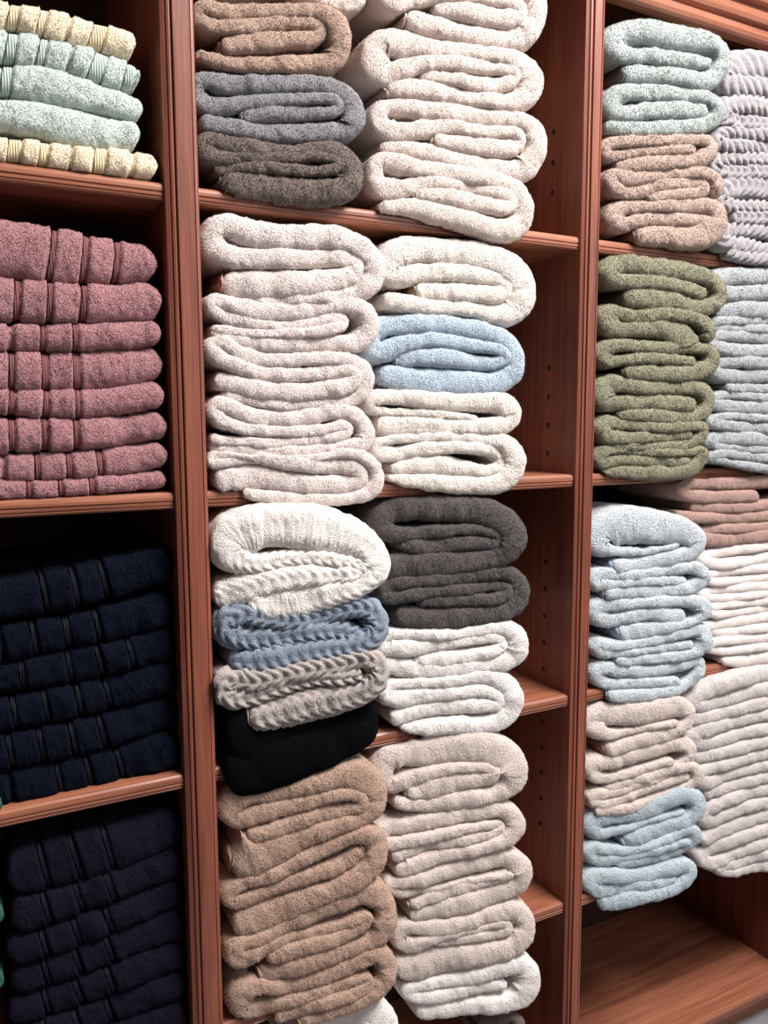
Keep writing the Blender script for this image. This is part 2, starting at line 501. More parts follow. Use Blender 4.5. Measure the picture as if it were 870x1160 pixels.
def towel(pts, bay, k, yl, yr, mat, label, name='bath_towel', cat='towel', group=None, hem=None, hemcol=None, ur=None, ds=.003, ws=1.05, **kw):
    """a folded cloth: one thick ribbon following the folds seen from the front, running back into the shelf"""
    s, X = path_world(pts, yl, yr, ur, ds, ws, .38)
    lim = limits(bay, k)
    kw.setdefault('tuft', 0.0 if name != 'bath_towel' else .0018 if kw.get('pile', .0009) > .0011 else .0013 if kw.get('pile', .0009) > .0005 else .0008)
    V, F = ribbon(s, X, lim, **kw)
    org = (float(V[:, 0].mean()), float(V[:, 1].min() + .1), float(V[:, 2].min()))
    if hem or kw.get('bands'):
        root = empty(name, org)
        body = link_mesh('terry_cloth' if name != 'knitted_throw' else 'knitted_cloth', V, F, mat, root, org)
        for which in (hem or []):
            m = s <= .0085 if which == 0 else s >= s[-1] - .0085
            ss = s[m] - s[m][0]; XX = X[m].copy()
            t = X[0, :3] - X[3, :3] if which == 0 else X[-1, :3] - X[-4, :3]
            t = t / np.linalg.norm(t)
            XX[:, :3] += t * .0035; XX[:, 1] -= .0005
            Vh, Fh = ribbon(ss, XX, lim, nf=8, pile=.0002, lump=.0004, wob=.0, cap=(.15, .15), depth=.27)
            h = link_mesh('hem', Vh, Fh, hemcol or mat, root, org)
            h['label'] = 'flat stitched hem at the end of the fold'
        top = root
    else:
        top = link_mesh(name, V, F, mat, None, org)
    top['label'] = label; top['category'] = cat
    if group: top['group'] = group
    return top


def roll(pts, bay, k, yl, yr, mat, label, bands=(), bandmat=None, ur=None, group=None, name='bath_towel', cat='towel', rb=.80, rfl=.92, crop=None, cap=(.6, .8), **kw):
    """a towel folded so that one thick rounded fold faces the front, crossed by flat woven bands"""
    s, X = path_world(pts, yl, yr, ur, .0028)
    lim = limits(bay, k)
    u = X[:, 6]; rm = np.ones(len(s))
    c0, _, cs_ = CROP[crop]
    for (b0, b1) in bands:
        u0, u1 = c0 + b0 / cs_, c0 + b1 / cs_
        m = np.clip(1 - np.maximum(0, np.maximum(u0 - u, u - u1)) / 1.6, 0, 1)
        rm = np.minimum(rm, 1 - (1 - rb) * m)
    V, F = ribbon(s, X, lim, rmod=rm, cap=cap, nf=18, flat=kw.pop('flat', 2.4), tuft=.0012, **kw)
    y0, r0 = ribbon.last
    org = (float(V[:, 0].mean()), float(V[:, 1].min() + .1), float(V[:, 2].min()))
    if bands:
        root = empty(name, org)
        link_mesh('terry_cloth', V, F, mat, root, org)
        for (b0, b1) in bands:
            u0, u1 = c0 + b0 / cs_, c0 + b1 / cs_
            m = (u >= u0 - .3) & (u <= u1 + .3)
            if m.sum() < 3:
                continue
            ss, XX = resample(np.hstack([X[m], y0[m][:, None], r0[m][:, None]]), .0012)
            Vh, Fh = ribbon(ss, XX, lim, nf=16, pile=.0001, lump=.0004, wob=0, cap=(.02, .02), rmod=np.full(len(ss), rfl), flat=2.4, yfix=XX[:, 7] + (1 - rfl) * .034, rfix=XX[:, 8])
            link_mesh('woven_band', Vh, Fh, bandmat, root, org)
        top = root
    else:
        top = link_mesh(name, V, F, mat, None, org)
    top['label'] = label; top['category'] = cat
    if group: top['group'] = group
    return top


# ------------------------------------------------------------------ the towels
# every outline below was measured off the towel's folds: (along, up, thickness) in a local ruler named by the first entry
TAN = terry((180, 151, 135)); GREY = terry((140, 137, 140)); TAUPE = terry((118, 104, 98), 300, .8, .007)
IVORY = terry((226, 209, 200)); OFFW = terry((235, 220, 214)); CREAM = terry((240, 229, 220), 360, .7)
BLUE = terry((190, 205, 219), 360, .8); CHAR = terry((84, 78, 76), 300, .7, .006)
WHITE = terry((238, 230, 226), 360, .6); CABW = terry((243, 234, 227), 360, .6)
CABB = terry((142, 152, 168), 360, .7); CABG = terry((186, 175, 170), 360, .7); BLACK = terry((8, 9, 12), 500, .3, .002, 0.0)
SAND = terry((186, 155, 137), 300, .7, .006); SAGE = terry((172, 179, 176), 300, .7, .006); PINKB = terry((190, 165, 153), 300, .8, .006)
OLIVE = terry((150, 146, 122), 280, .9, .007); PBLUE = terry((224, 231, 236), 330, 1.0); PBLUE2 = terry((213, 227, 234), 330, 1.0)
BISC = terry((240, 223, 214), 330, .9); LAV = terry((162, 156, 158), 360, .7); GBLUE = terry((166, 169, 171), 300, .7, .006)
ROSEB = terry((168, 136, 126), 360, .6); WH2 = terry((228, 216, 211), 360, .5); WH3 = terry((220, 210, 206), 330, .8)
MAUVE = terry((176, 126, 130), 330, .8, .006); MAUVEB = woven((120, 74, 76))
NAVY = terry((15, 21, 36), 380, 1.0, .006, .02); NAVYB = woven((8, 11, 20)); PURP = terry((27, 22, 40), 380, 1.0, .006, .03); PURPB = woven((15, 13, 24))
MINT = terry((206, 216, 209), 330, .7, .006); MINTB = woven((172, 186, 179)); BUTTER = terry((250, 230, 200), 330, .7, .006); BUTTERB = woven((218, 198, 162))
TEAL = terry((24, 92, 78)); HEMT = woven((150, 120, 104)); HEMG = woven((118, 116, 120)); HEMP = woven((176, 132, 124)); HEMD = woven((96, 86, 82)); HEMI = woven((190, 168, 158)); HEMO = woven((92, 88, 66)); HEMB = woven((140, 160, 176)); HEMW = woven((214, 200, 192))

# --- middle bay, top shelf, left stack
G = 'towels in the left stack on the middle bay top shelf'
towel(['a', (500, -70, 80), (600, -40, 85), (690, 5, 85), (760, 20, 80), (800, -20, 80), (780, -90, 80), (600, -120, 80), (200, -120, 80)], 'C', 1, .035, .02, IVORY,
      'beige terry towel mostly cut off at the top edge, lying on the tan towel', group=G)
towel(['a', (150, 215, 85), (300, 190, 105), (450, 175, 95), (560, 175, 80), (625, 160, 55), (640, 125, 50), (600, 95, 60), (500, 95, 65), (330, 110, 75), (180, 125, 75), (70, 110, 70), (25, 70, 60), (60, 20, 60), (150, 45, 70), (300, 40, 72), (450, 42, 72), (580, 38, 75), (665, 65, 85), (715, 130, 95), (722, 215, 90), (690, 280, 80), (560, 285, 90), (420, 290, 75), (250, 290, 70), (100, 268, 60), (30, 245, 50)],
      'C', 1, .012, -.012, TAN, 'tan brown terry towel on top of the grey towel beside the left upright', group=G, hem=[0], hemcol=HEMT)
towel(['b', (250, 245, 80), (400, 235, 90), (520, 230, 80), (640, 235, 60), (700, 225, 50), (722, 200, 45), (690, 170, 50), (560, 170, 60), (400, 175, 70), (250, 190, 78), (120, 205, 85), (45, 175, 80), (25, 110, 70), (60, 65, 75), (150, 90, 90), (300, 100, 95), (450, 95, 90), (600, 95, 85), (700, 115, 88), (775, 180, 90), (790, 255, 90), (760, 325, 85), (680, 320, 100), (560, 325, 100), (420, 322, 95), (280, 310, 90), (150, 295, 85), (50, 275, 70)],
      'C', 1, .012, -.016, GREY, 'blue-grey terry towel between the tan towel and the dark taupe towel', group=G, hem=[0], hemcol=HEMG)
towel(['b', (120, 500, 60), (330, 490, 60), (560, 510, 50), (690, 500, 45), (725, 470, 45), (650, 445, 45), (450, 445, 55), (250, 445, 65), (130, 450, 80), (60, 410, 80), (70, 345, 75), (150, 375, 95), (300, 405, 95), (450, 430, 95), (560, 425, 95), (640, 405, 85), (725, 425, 85), (780, 500, 90), (765, 585, 100), (680, 605, 115), (500, 600, 130), (350, 580, 140), (220, 570, 130), (150, 560, 80)],
      'C', 1, .010, -.020, TAUPE, 'dark taupe shaggy towel at the stack bottom, its light hem curling over the shelf', group=G, hem=[1], hemcol=HEMD, pile=.0014)
# --- middle bay, top shelf, right stack
G = 'ivory towels in the right stack on the middle bay top shelf'
towel(['c', (340, 15, 60), (450, 40, 80), (560, 55, 92), (650, 80, 72), (700, 60, 50), (690, 10, 60), (600, -5, 60), (400, -25, 60), (250, -5, 60), (150, 10, 90), (150, -70, 80), (300, -100, 80), (600, -100, 80), (740, -60, 70), (770, 0, 75), (762, 80, 85), (715, 150, 85), (600, 150, 85), (430, 120, 85), (300, 85, 85), (225, 70, 75)],
      'C', 1, .005, -.025, IVORY, 'ivory terry towel cut off by the top edge, topmost of its stack', group=G, hem=[1], hemcol=HEMI, depth=.15)
towel(['c', (290, 300, 50), (400, 320, 60), (550, 345, 65), (650, 335, 60), (690, 310, 50), (680, 285, 50), (620, 275, 55), (450, 260, 62), (300, 252, 70), (190, 285, 90), (110, 300, 90), (85, 230, 90), (130, 150, 90), (220, 170, 115), (300, 185, 85), (450, 205, 70), (600, 222, 68), (690, 240, 78), (752, 300, 82), (745, 375, 82), (690, 415, 75), (600, 412, 65), (500, 400, 62), (400, 378, 80), (290, 360, 90), (215, 352, 75), (150, 375, 50)],
      'C', 1, .005, -.022, IVORY, 'ivory terry towel with a big rounded left fold, second from top of its stack', group=G, hem=[1], hemcol=HEMI, depth=.15)
towel(['d', (335, 170, 60), (450, 185, 80), (560, 198, 85), (660, 210, 65), (705, 180, 45), (690, 145, 50), (560, 140, 58), (400, 118, 62), (260, 132, 82), (160, 145, 75), (105, 100, 60), (110, 45, 60), (190, 28, 65), (300, 45, 80), (450, 65, 85), (600, 85, 75), (700, 90, 65), (765, 130, 72), (765, 215, 80), (715, 300, 88), (600, 285, 80), (450, 258, 82), (330, 228, 78), (220, 205, 68), (120, 200, 50)],
      'C', 1, .005, -.022, IVORY, 'ivory terry towel with a tail tucked in its middle, second from bottom of its stack', group=G, hem=[0], hemcol=IVORY, depth=.15)
towel(['d', (260, 395, 52), (400, 405, 78), (520, 430, 75), (630, 455, 55), (682, 430, 52), (650, 395, 60), (520, 375, 62), (380, 350, 62), (270, 350, 65), (180, 385, 80), (110, 365, 65), (88, 300, 60), (120, 250, 62), (200, 275, 82), (330, 295, 80), (480, 320, 78), (620, 345, 78), (690, 380, 75), (728, 450, 68), (705, 525, 75), (630, 550, 85), (520, 520, 90), (400, 485, 90), (280, 455, 78), (170, 445, 60), (110, 455, 30)],
      'C', 1, .003, -.024, IVORY, 'ivory terry towel lying on the shelf board, lowest of its stack', group=G, hem=[0], hemcol=IVORY, depth=.15)

# --- middle bay, second shelf, left stack
G = 'off-white towels in the left stack on the middle bay second shelf'
towel(['e', (115, 340, 95), (200, 345, 128), (400, 345, 132), (600, 330, 112), (710, 300, 85), (745, 262, 65), (700, 225, 75), (600, 222, 88), (450, 225, 95), (280, 225, 90), (150, 215, 95), (70, 180, 90), (60, 95, 80), (120, 58, 80), (200, 95, 115), (300, 125, 120), (450, 130, 115), (600, 130, 108), (695, 150, 95), (775, 200, 85), (815, 270, 85), (780, 350, 85), (700, 385, 72), (560, 402, 60), (400, 415, 52), (250, 425, 42)],
      'C', 2, .006, -.025, OFFW, 'off-white towel with pink hem and open left fold, right under the shelf board', group=G, hem=[0], hemcol=HEMP)
towel(['f', (60, 188, 42), (250, 207, 45), (450, 205, 50), (600, 188, 52), (670, 155, 58), (640, 132, 50), (500, 168, 52), (350, 175, 58), (200, 150, 62), (90, 118, 55), (45, 82, 50), (70, 52, 52), (180, 90, 84), (320, 112, 90), (480, 100, 95), (620, 78, 80), (715, 78, 75), (780, 130, 75), (785, 200, 75), (735, 250, 78), (600, 250, 80), (420, 255, 85), (280, 247, 85), (150, 228, 65), (60, 202, 50)],
      'C', 2, .005, -.022, OFFW, 'off-white towel with pinched hollow at its right fold, second from top', group=G)
towel(['f', (75, 415, 75), (180, 437, 85), (300, 465, 88), (450, 470, 88), (600, 460, 92), (690, 445, 72), (715, 392, 55), (655, 370, 60), (520, 390, 68), (380, 395, 74), (250, 375, 74), (130, 335, 72), (60, 290, 62), (68, 232, 60), (130, 252, 62), (220, 315, 74), (380, 325, 70), (550, 322, 62), (690, 328, 60), (757, 372, 62), (765, 440, 62), (715, 500, 62), (560, 520, 50), (380, 530, 50), (230, 508, 45), (110, 480, 42)],
      'C', 2, .005, -.020, OFFW, 'off-white towel with looped left fold, in the middle of its stack', group=G)
towel(['g', (55, 205, 42), (150, 217, 48), (300, 225, 50), (450, 220, 50), (600, 200, 54), (685, 172, 52), (670, 140, 48), (580, 165, 50), (450, 175, 54), (300, 170, 54), (170, 150, 60), (80, 110, 62), (60, 52, 60), (120, 52, 62), (220, 103, 80), (350, 120, 80), (500, 105, 85), (620, 80, 75), (705, 90, 64), (760, 150, 62), (765, 218, 62), (700, 240, 62), (550, 258, 66), (400, 265, 64), (250, 262, 64), (120, 246, 55), (55, 235, 50)],
      'C', 2, .005, -.022, OFFW, 'off-white towel with orange-shaded right hollow, second from bottom', group=G)
towel(['g', (80, 405, 112), (250, 372, 115), (400, 400, 105), (600, 415, 98), (720, 410, 78), (755, 370, 62), (700, 335, 70), (550, 325, 78), (400, 312, 72), (250, 292, 55), (130, 310, 50), (60, 320, 50), (55, 282, 40), (250, 290, 30), (500, 292, 32), (700, 272, 48), (785, 315, 52), (815, 380, 58), (785, 445, 58), (680, 475, 52), (500, 478, 55), (330, 468, 60), (205, 450, 40)],
      'C', 2, .004, -.026, OFFW, 'off-white towel resting on the shelf board, lowest of its stack', group=G)
# --- middle bay, second shelf, right stack
G = 'towels in the right stack on the middle bay second shelf'
towel(['h', (230, 300, 82), (330, 302, 92), (450, 310, 95), (570, 320, 92), (665, 325, 75), (700, 280, 60), (670, 240, 70), (560, 225, 78), (430, 208, 90), (300, 210, 95), (190, 220, 110), (110, 225, 110), (85, 165, 110), (150, 95, 115), (300, 100, 132), (450, 110, 135), (600, 138, 132), (715, 185, 122), (775, 270, 105), (762, 365, 105), (690, 425, 105), (580, 398, 92), (450, 385, 75), (300, 380, 75), (170, 360, 92), (70, 345, 80)],
      'C', 2, .012, -.020, CREAM, 'cream terry towel directly above the light blue towel', group=G, hem=[0], hemcol=HEMT)
towel(['i', (160, 272, 82), (300, 258, 98), (420, 263, 98), (550, 285, 80), (650, 290, 62), (702, 262, 50), (690, 228, 55), (600, 210, 60), (480, 190, 74), (360, 170, 76), (240, 182, 85), (130, 220, 105), (40, 250, 95), (15, 180, 80), (60, 105, 90), (200, 98, 98), (330, 92, 100), (480, 110, 105), (620, 138, 95), (715, 182, 85), (765, 268, 82), (742, 352, 88), (680, 385, 100), (560, 388, 120), (430, 385, 140), (300, 385, 148), (170, 365, 125), (75, 330, 80)],
      'C', 2, .012, -.022, BLUE, 'light blue terry towel between two cream towels', group=G, hem=[0], hemcol=BLUE)
towel(['j', (560, 150, 30), (450, 137, 38), (300, 122, 38), (120, 115, 38), (20, 95, 50), (30, 50, 60), (150, 42, 75), (300, 55, 85), (450, 65, 98), (600, 65, 100), (710, 75, 95), (748, 130, 80), (700, 182, 84), (600, 190, 82), (450, 190, 78), (330, 190, 95), (200, 185, 115), (60, 190, 120)],
      'C', 2, .008, -.022, CREAM, 'cream towel with a peach-shaded crease, just under the blue towel', group=G)
towel(['j', (130, 405, 52), (250, 378, 95), (400, 380, 105), (520, 400, 78), (620, 408, 52), (680, 380, 52), (680, 325, 60), (600, 300, 64), (450, 290, 66), (300, 300, 74), (150, 330, 76), (80, 322, 62), (50, 285, 50), (90, 262, 46), (250, 245, 50), (430, 238, 52), (600, 255, 66), (715, 275, 84), (758, 350, 84), (732, 435, 86), (660, 475, 95), (560, 475, 95), (450, 475, 90), (330, 462, 85), (200, 455, 62), (110, 440, 30)],
      'C', 2, .004, -.024, CREAM, 'cream towel on the shelf board at the bottom, above the charcoal towels', group=G)

# --- middle bay, third shelf, left stack
G = 'knitted throws in the left stack on the middle bay third shelf'
towel(['k', (210, 455, 60), (330, 480, 150), (450, 450, 150), (600, 410, 110), (720, 375, 90), (785, 310, 95), (765, 240, 110), (680, 175, 140), (550, 140, 180), (350, 120, 180), (200, 125, 165), (115, 175, 140), (120, 250, 125), (220, 290, 78), (400, 262, 62), (600, 272, 48), (700, 292, 40), (735, 318, 40), (650, 335, 66), (450, 345, 100), (250, 380, 120), (110, 430, 125), (60, 445, 100)],
      'C', 3, -.006, -.050, CABW, 'creamy white chevron-knit throw draped over the blue knitted throw', name='knitted_throw', cat='throw', group=G, hem=[0], hemcol=HEMW, ds=.002, nf=18, knit=(.017, .0042, 1.5, .5, .030), pile=.0006)
towel(['l', (120, 325, 80), (250, 330, 110), (400, 300, 120), (550, 275, 100), (690, 258, 80), (775, 205, 75), (772, 120, 75), (690, 88, 75), (560, 120, 85), (400, 150, 85), (250, 130, 95), (150, 115, 80), (95, 160, 80), (120, 220, 90), (250, 232, 95), (400, 215, 98), (520, 195, 90), (620, 200, 85), (700, 220, 60)],
      'C', 3, -.006, -.044, CABB, 'slate blue cable-knit throw between the white throw and the grey throw', name='knitted_throw', cat='throw', group=G, ds=.002, nf=18, knit=(.0185, .0080, 1.5, .5, .0155), pile=.0006)
towel(['l', (210, 590, 100), (350, 560, 125), (480, 525, 135), (620, 495, 115), (735, 455, 85), (785, 395, 72), (775, 330, 72), (715, 315, 65), (600, 345, 85), (450, 368, 85), (300, 400, 85), (170, 420, 80), (100, 400, 62), (82, 450, 62), (120, 498, 70), (230, 482, 75), (350, 440, 65), (480, 412, 55), (600, 402, 52), (700, 385, 40)],
      'C', 3, -.012, -.048, CABG, 'greyish beige cable-knit throw lying on the black folded cloth', name='knitted_throw', cat='throw', group=G, hem=[0], hemcol=HEMI, ds=.002, nf=18, knit=(.0185, .0080, 1.5, .5, .0155), pile=.0006)
towel(['P', (256, 882, 56), (300, 872, 56), (350, 855, 50), (400, 836, 42), (420, 820, 36), (402, 805, 36), (360, 812, 48), (310, 830, 62), (258, 842, 76)], 'C', 3, -.010, -.026, BLACK,
      'black folded cloth at the bottom of the knitted throws', name='folded_blanket', cat='blanket', group=G, pile=.0003, lump=.001)
# --- middle bay, third shelf, right stack
G = 'towels in the right stack on the middle bay third shelf'
towel(['m', (190, 275, 60), (300, 288, 85), (430, 270, 85), (560, 262, 75), (655, 268, 52), (685, 238, 42), (600, 205, 50), (450, 200, 55), (300, 218, 68), (160, 225, 80), (90, 195, 80), (88, 130, 90), (180, 95, 115), (330, 95, 130), (480, 100, 132), (620, 112, 128), (712, 165, 115), (755, 240, 105), (712, 318, 98), (620, 345, 105), (500, 362, 118), (380, 372, 130), (280, 370, 130), (180, 380, 115), (80, 420, 110)],
      'C', 3, .008, -.026, CHAR, 'charcoal grey plush towel, upper one of the two charcoal towels', group=G, hem=[0], hemcol=HEMD, pile=.0012)
towel(['m', (265, 550, 62), (400, 550, 66), (550, 545, 64), (680, 535, 52), (728, 500, 46), (680, 475, 52), (560, 490, 58), (400, 500, 62), (260, 515, 64), (140, 540, 66), (80, 512, 60), (150, 468, 62), (300, 452, 66), (450, 438, 70), (600, 420, 66), (700, 412, 66), (773, 450, 72), (782, 520, 80), (745, 585, 84), (650, 612, 95), (500, 632, 108), (350, 642, 118), (230, 638, 105), (155, 622, 90)],
      'C', 3, .006, -.026, CHAR, 'charcoal grey plush towel, lower one of the two charcoal towels', group=G, hem=[0], hemcol=CHAR, pile=.0012)
towel(['n', (210, 238, 60), (300, 235, 80), (400, 225, 76), (500, 210, 62), (600, 190, 55), (655, 148, 45), (600, 122, 52), (450, 140, 62), (300, 160, 76), (150, 175, 85), (60, 178, 75), (35, 135, 60), (90, 108, 52), (250, 108, 52), (400, 105, 55), (550, 85, 65), (665, 75, 76), (728, 130, 84), (712, 218, 86), (620, 252, 85), (480, 268, 85), (330, 285, 88), (200, 280, 98), (90, 265, 90), (30, 255, 60)],
      'C', 3, .006, -.026, WHITE, 'white terry towel directly beneath the charcoal towels', group=G, hem=[0], hemcol=WHITE)
towel(['n', (80, 530, 72), (250, 482, 82), (400, 465, 86), (550, 460, 74), (618, 465, 52), (638, 430, 45), (560, 390, 62), (400, 395, 76), (250, 410, 85), (120, 430, 85), (45, 415, 62), (60, 368, 50), (200, 350, 55), (350, 345, 58), (500, 322, 70), (620, 325, 90), (692, 380, 90), (700, 465, 90), (648, 528, 88), (540, 558, 85), (400, 560, 88), (300, 566, 88), (205, 570, 62), (130, 560, 22)],
      'C', 3, .004, -.028, WHITE, 'white terry towel on the third shelf board, lowest of its stack', group=G)

# --- middle bay, fourth shelf, left stack
G = 'sand brown towels in the left stack on the middle bay fourth shelf'
towel(['o', (165, 405, 55), (280, 375, 72), (400, 340, 78), (520, 300, 76), (620, 285, 58), (695, 262, 50), (715, 228, 50), (640, 205, 60), (520, 225, 66), (400, 255, 82), (280, 285, 86), (180, 320, 90), (100, 340, 85), (85, 270, 90), (130, 215, 92), (250, 212, 88), (380, 182, 95), (520, 150, 98), (650, 118, 122), (732, 140, 115), (778, 210, 85), (760, 280, 84), (690, 328, 74), (580, 355, 76), (500, 385, 92), (400, 422, 128), (280, 478, 158), (160, 520, 175), (95, 520, 120)],
      'C', 4, .004, -.030, SAND, 'sand brown terry towel topmost of its stack, under the black cloth', group=G, hem=[0, 1], hemcol=HEMT, pile=.0012)
towel(['q', (105, 285, 130), (220, 230, 138), (350, 190, 118), (480, 130, 98), 'o', (690, 588, 92), (775, 500, 88), (762, 405, 84), (690, 395, 74), (560, 452, 66), (420, 515, 66), (300, 580, 66), 'q', (150, 70, 60), (80, 110, 62), (88, 165, 72), (170, 145, 62), (280, 100, 60), (420, 50, 62), (560, 10, 66), 'o', (640, 515, 66), (700, 460, 54)],
      'C', 4, .004, -.032, SAND, 'sand brown terry towel second from top of its stack', group=G, hem=[1], hemcol=SAND, pile=.0012)
towel(['q', (225, 485, 62), (330, 460, 95), (450, 425, 98), (600, 375, 88), (700, 350, 66), (785, 290, 76), (800, 215, 82), (775, 130, 84), (715, 110, 92), (600, 155, 95), (450, 215, 86), (330, 272, 74), (220, 325, 56), (125, 335, 60), (92, 385, 72), (130, 425, 72), (220, 372, 62), (350, 320, 54), (480, 290, 48), (620, 250, 42), (715, 212, 40), (675, 265, 52), (560, 318, 66), (430, 350, 70), (300, 393, 74), (250, 412, 50)],
      'C', 4, .004, -.034, SAND, 'sand brown terry towel second from bottom of its stack, its hem tucked left', group=G, hem=[0], hemcol=SAND, pile=.0012)
towel(['q', (400, 700, 52), (560, 650, 56), (690, 595, 60), (775, 540, 68), (808, 455, 70), (765, 385, 72), (660, 430, 76), (500, 500, 76), (350, 535, 76), (220, 532, 76), (145, 545, 84), (118, 610, 90), (150, 660, 92), (260, 625, 66), (400, 590, 62), (560, 540, 54), (695, 500, 50), (728, 508, 45), (680, 548, 52), (560, 590, 56), (400, 640, 66), (290, 685, 60)],
      'C', 4, .004, -.036, SAND, 'sand brown terry towel lowest of its stack, at the bottom edge', group=G, hem=[0], hemcol=SAND, pile=.0012)
towel(['P', (330, 1172, 26), (390, 1155, 30), (425, 1148, 30), (440, 1172, 32), (400, 1195, 30), (330, 1205, 30)], 'C', 5, .02, -.02, WHITE, 'white towel peeking out beneath the sand brown stack', )
# --- middle bay, fourth shelf, right stack
G = 'beige towels in the right stack on the middle bay fourth shelf'
towel(['r', (185, 335, 52), (270, 310, 115), (380, 282, 118), (480, 260, 95), (570, 255, 82), (628, 235, 62), (612, 205, 50), (520, 195, 55), (400, 205, 56), (280, 235, 66), (180, 270, 86), (100, 300, 80), (70, 250, 84), (68, 185, 84), (120, 135, 110), (220, 140, 135), (380, 112, 145), (520, 98, 155), (640, 112, 145), (722, 180, 125), (730, 258, 105), (675, 318, 84), (560, 345, 84), (420, 365, 94), (300, 385, 85), (200, 382, 66), (120, 370, 60)],
      'C', 4, .006, -.034, IVORY, 'beige terry towel topmost of its stack, with a big smooth upper fold', group=G, hem=[0], hemcol=HEMI)
towel(['s', (110, 325, 62), (250, 272, 60), (400, 245, 60), (550, 215, 60), (635, 195, 46), (672, 155, 38), (600, 158, 42), (450, 180, 50), (300, 215, 58), (130, 250, 68), (60, 255, 60), (50, 200, 60), (95, 172, 72), (200, 165, 84), (330, 137, 85), (480, 107, 85), (620, 85, 85), (700, 92, 74), (742, 150, 78), (712, 215, 74), (620, 252, 66), (500, 282, 68), (380, 306, 74), (260, 340, 84), (185, 382, 84), (125, 370, 50)],
      'C', 4, .005, -.034, IVORY, 'beige terry towel with evenly wrapped layers, second from top of its stack', group=G)
towel(['s', (200, 558, 45), (320, 512, 76), (480, 462, 66), (620, 425, 54), (700, 402, 34), (640, 408, 30), (500, 432, 26), (300, 478, 32), (130, 490, 50), (85, 448, 50), (140, 440, 62), (280, 420, 85), (450, 375, 85), (600, 340, 85), (700, 325, 84), (770, 372, 84), (762, 440, 76), (690, 480, 95), (560, 520, 105), (420, 558, 105), (300, 590, 95), (200, 610, 70)],
      'C', 4, .004, -.036, IVORY, 'beige terry towel third from top of its stack, its square hem at the left', group=G, hem=[0], hemcol=HEMI)
towel(['t', (305, 250, 42), (450, 228, 54), (600, 207, 54), (672, 185, 42), (645, 158, 42), (560, 175, 34), (400, 205, 34), (280, 238, 54), (190, 270, 76), (145, 262, 60), (135, 205, 52), (180, 172, 62), (300, 185, 80), (450, 157, 85), (600, 120, 88), (710, 100, 88), (748, 160, 74), (735, 232, 78), (640, 288, 95), (500, 310, 118), (350, 332, 130), (220, 370, 136), (110, 390, 105)],
      'C', 4, .004, -.040, IVORY, 'beige terry towel lowest of the beige ones, above the white towel', group=G, hem=[0], hemcol=IVORY)
towel(['t', (650, 440, 42), (450, 478, 62), (240, 508, 62), (160, 478, 52), (300, 440, 58), (500, 412, 72), (650, 368, 85), (738, 355, 84), (768, 430, 84), (732, 508, 84), (620, 540, 84), (450, 560, 84), (300, 575, 84), (220, 580, 52)],
      'C', 5, .004, -.040, WHITE, 'bright white towel under the beige stack near the bottom edge')
towel(['t', (520, 640, 40), (600, 615, 42), (680, 600, 42), (715, 640, 42), (660, 690, 42), (520, 700, 42)],
      'C', 5, .004, -.030, TAUPE, 'dark grey-brown towel barely showing at the bottom edge under the white towel')

# --- right bay, top shelf, left stack
G = 'towels in the left stack on the right bay top shelf'
towel(['u', (185, 378, 105), (350, 375, 112), (500, 388, 110), (610, 420, 105), (700, 425, 100), (775, 350, 78), (782, 250, 66), (740, 185, 75), (650, 178, 120), (500, 145, 150), (350, 125, 150), (220, 115, 130), (125, 155, 120), (118, 230, 110), (190, 270, 92), (330, 272, 95), (480, 288, 95), (620, 312, 85), (700, 330, 52)],
      'R', 1, .006, -.030, SAGE, 'pale sage towel with a hollow fold, topmost of its stack below the header', group=G, hem=[0], hemcol=HEMG, pile=.0013)
towel(['u', (75, 700, 75), (200, 702, 88), (350, 705, 98), (550, 695, 98), (700, 678, 84), (762, 620, 74), (735, 550, 64), (680, 520, 66), (600, 505, 95), (450, 492, 98), (300, 490, 98), (170, 485, 95), (105, 535, 90), (115, 610, 90), (200, 620, 95), (350, 598, 105), (500, 590, 108), (640, 600, 98), (690, 600, 62)],
      'R', 1, .006, -.028, SAGE, 'pale sage towel resting on the pinkish beige towels', group=G, pile=.0013)
towel(['v', (140, 255, 62), (250, 242, 95), (400, 226, 95), (560, 222, 85), (675, 198, 85), (718, 140, 62), (690, 98, 62), (600, 92, 64), (450, 95, 68), (300, 100, 68), (170, 105, 68), (85, 115, 62), (65, 165, 62), (110, 190, 58), (250, 165, 62), (400, 155, 62), (560, 150, 58), (610, 148, 52)],
      'R', 1, .005, -.024, PINKB, 'pinkish beige shaggy towel, topmost of the three pinkish ones', group=G, pile=.0014)
towel(['v', (320, 452, 45), (420, 425, 64), (560, 415, 64), (655, 402, 62), (690, 362, 60), (600, 350, 70), (450, 358, 76), (330, 385, 85), (220, 415, 76), (135, 400, 76), (90, 330, 72), (110, 285, 62), (190, 328, 84), (300, 320, 76), (430, 300, 76), (560, 290, 66), (680, 288, 62), (738, 325, 54), (746, 390, 54), (710, 430, 50)],
      'R', 1, .005, -.026, PINKB, 'pinkish beige shaggy towel in the middle of the three pinkish ones', group=G, pile=.0014)
towel(['v', (250, 672, 105), (400, 660, 128), (550, 680, 138), (675, 665, 136), (755, 588, 100), (752, 515, 84), (690, 484, 84), (560, 487, 88), (400, 490, 76), (260, 495, 76), (165, 495, 84), (115, 550, 92), (150, 608, 84), (280, 572, 86), (450, 565, 90), (620, 575, 66), (735, 575, 45)],
      'R', 1, .003, -.030, PINKB, 'pinkish beige towel on the shelf board, lowest of the three pinkish ones', group=G, hem=[0], hemcol=HEMT, pile=.0012)
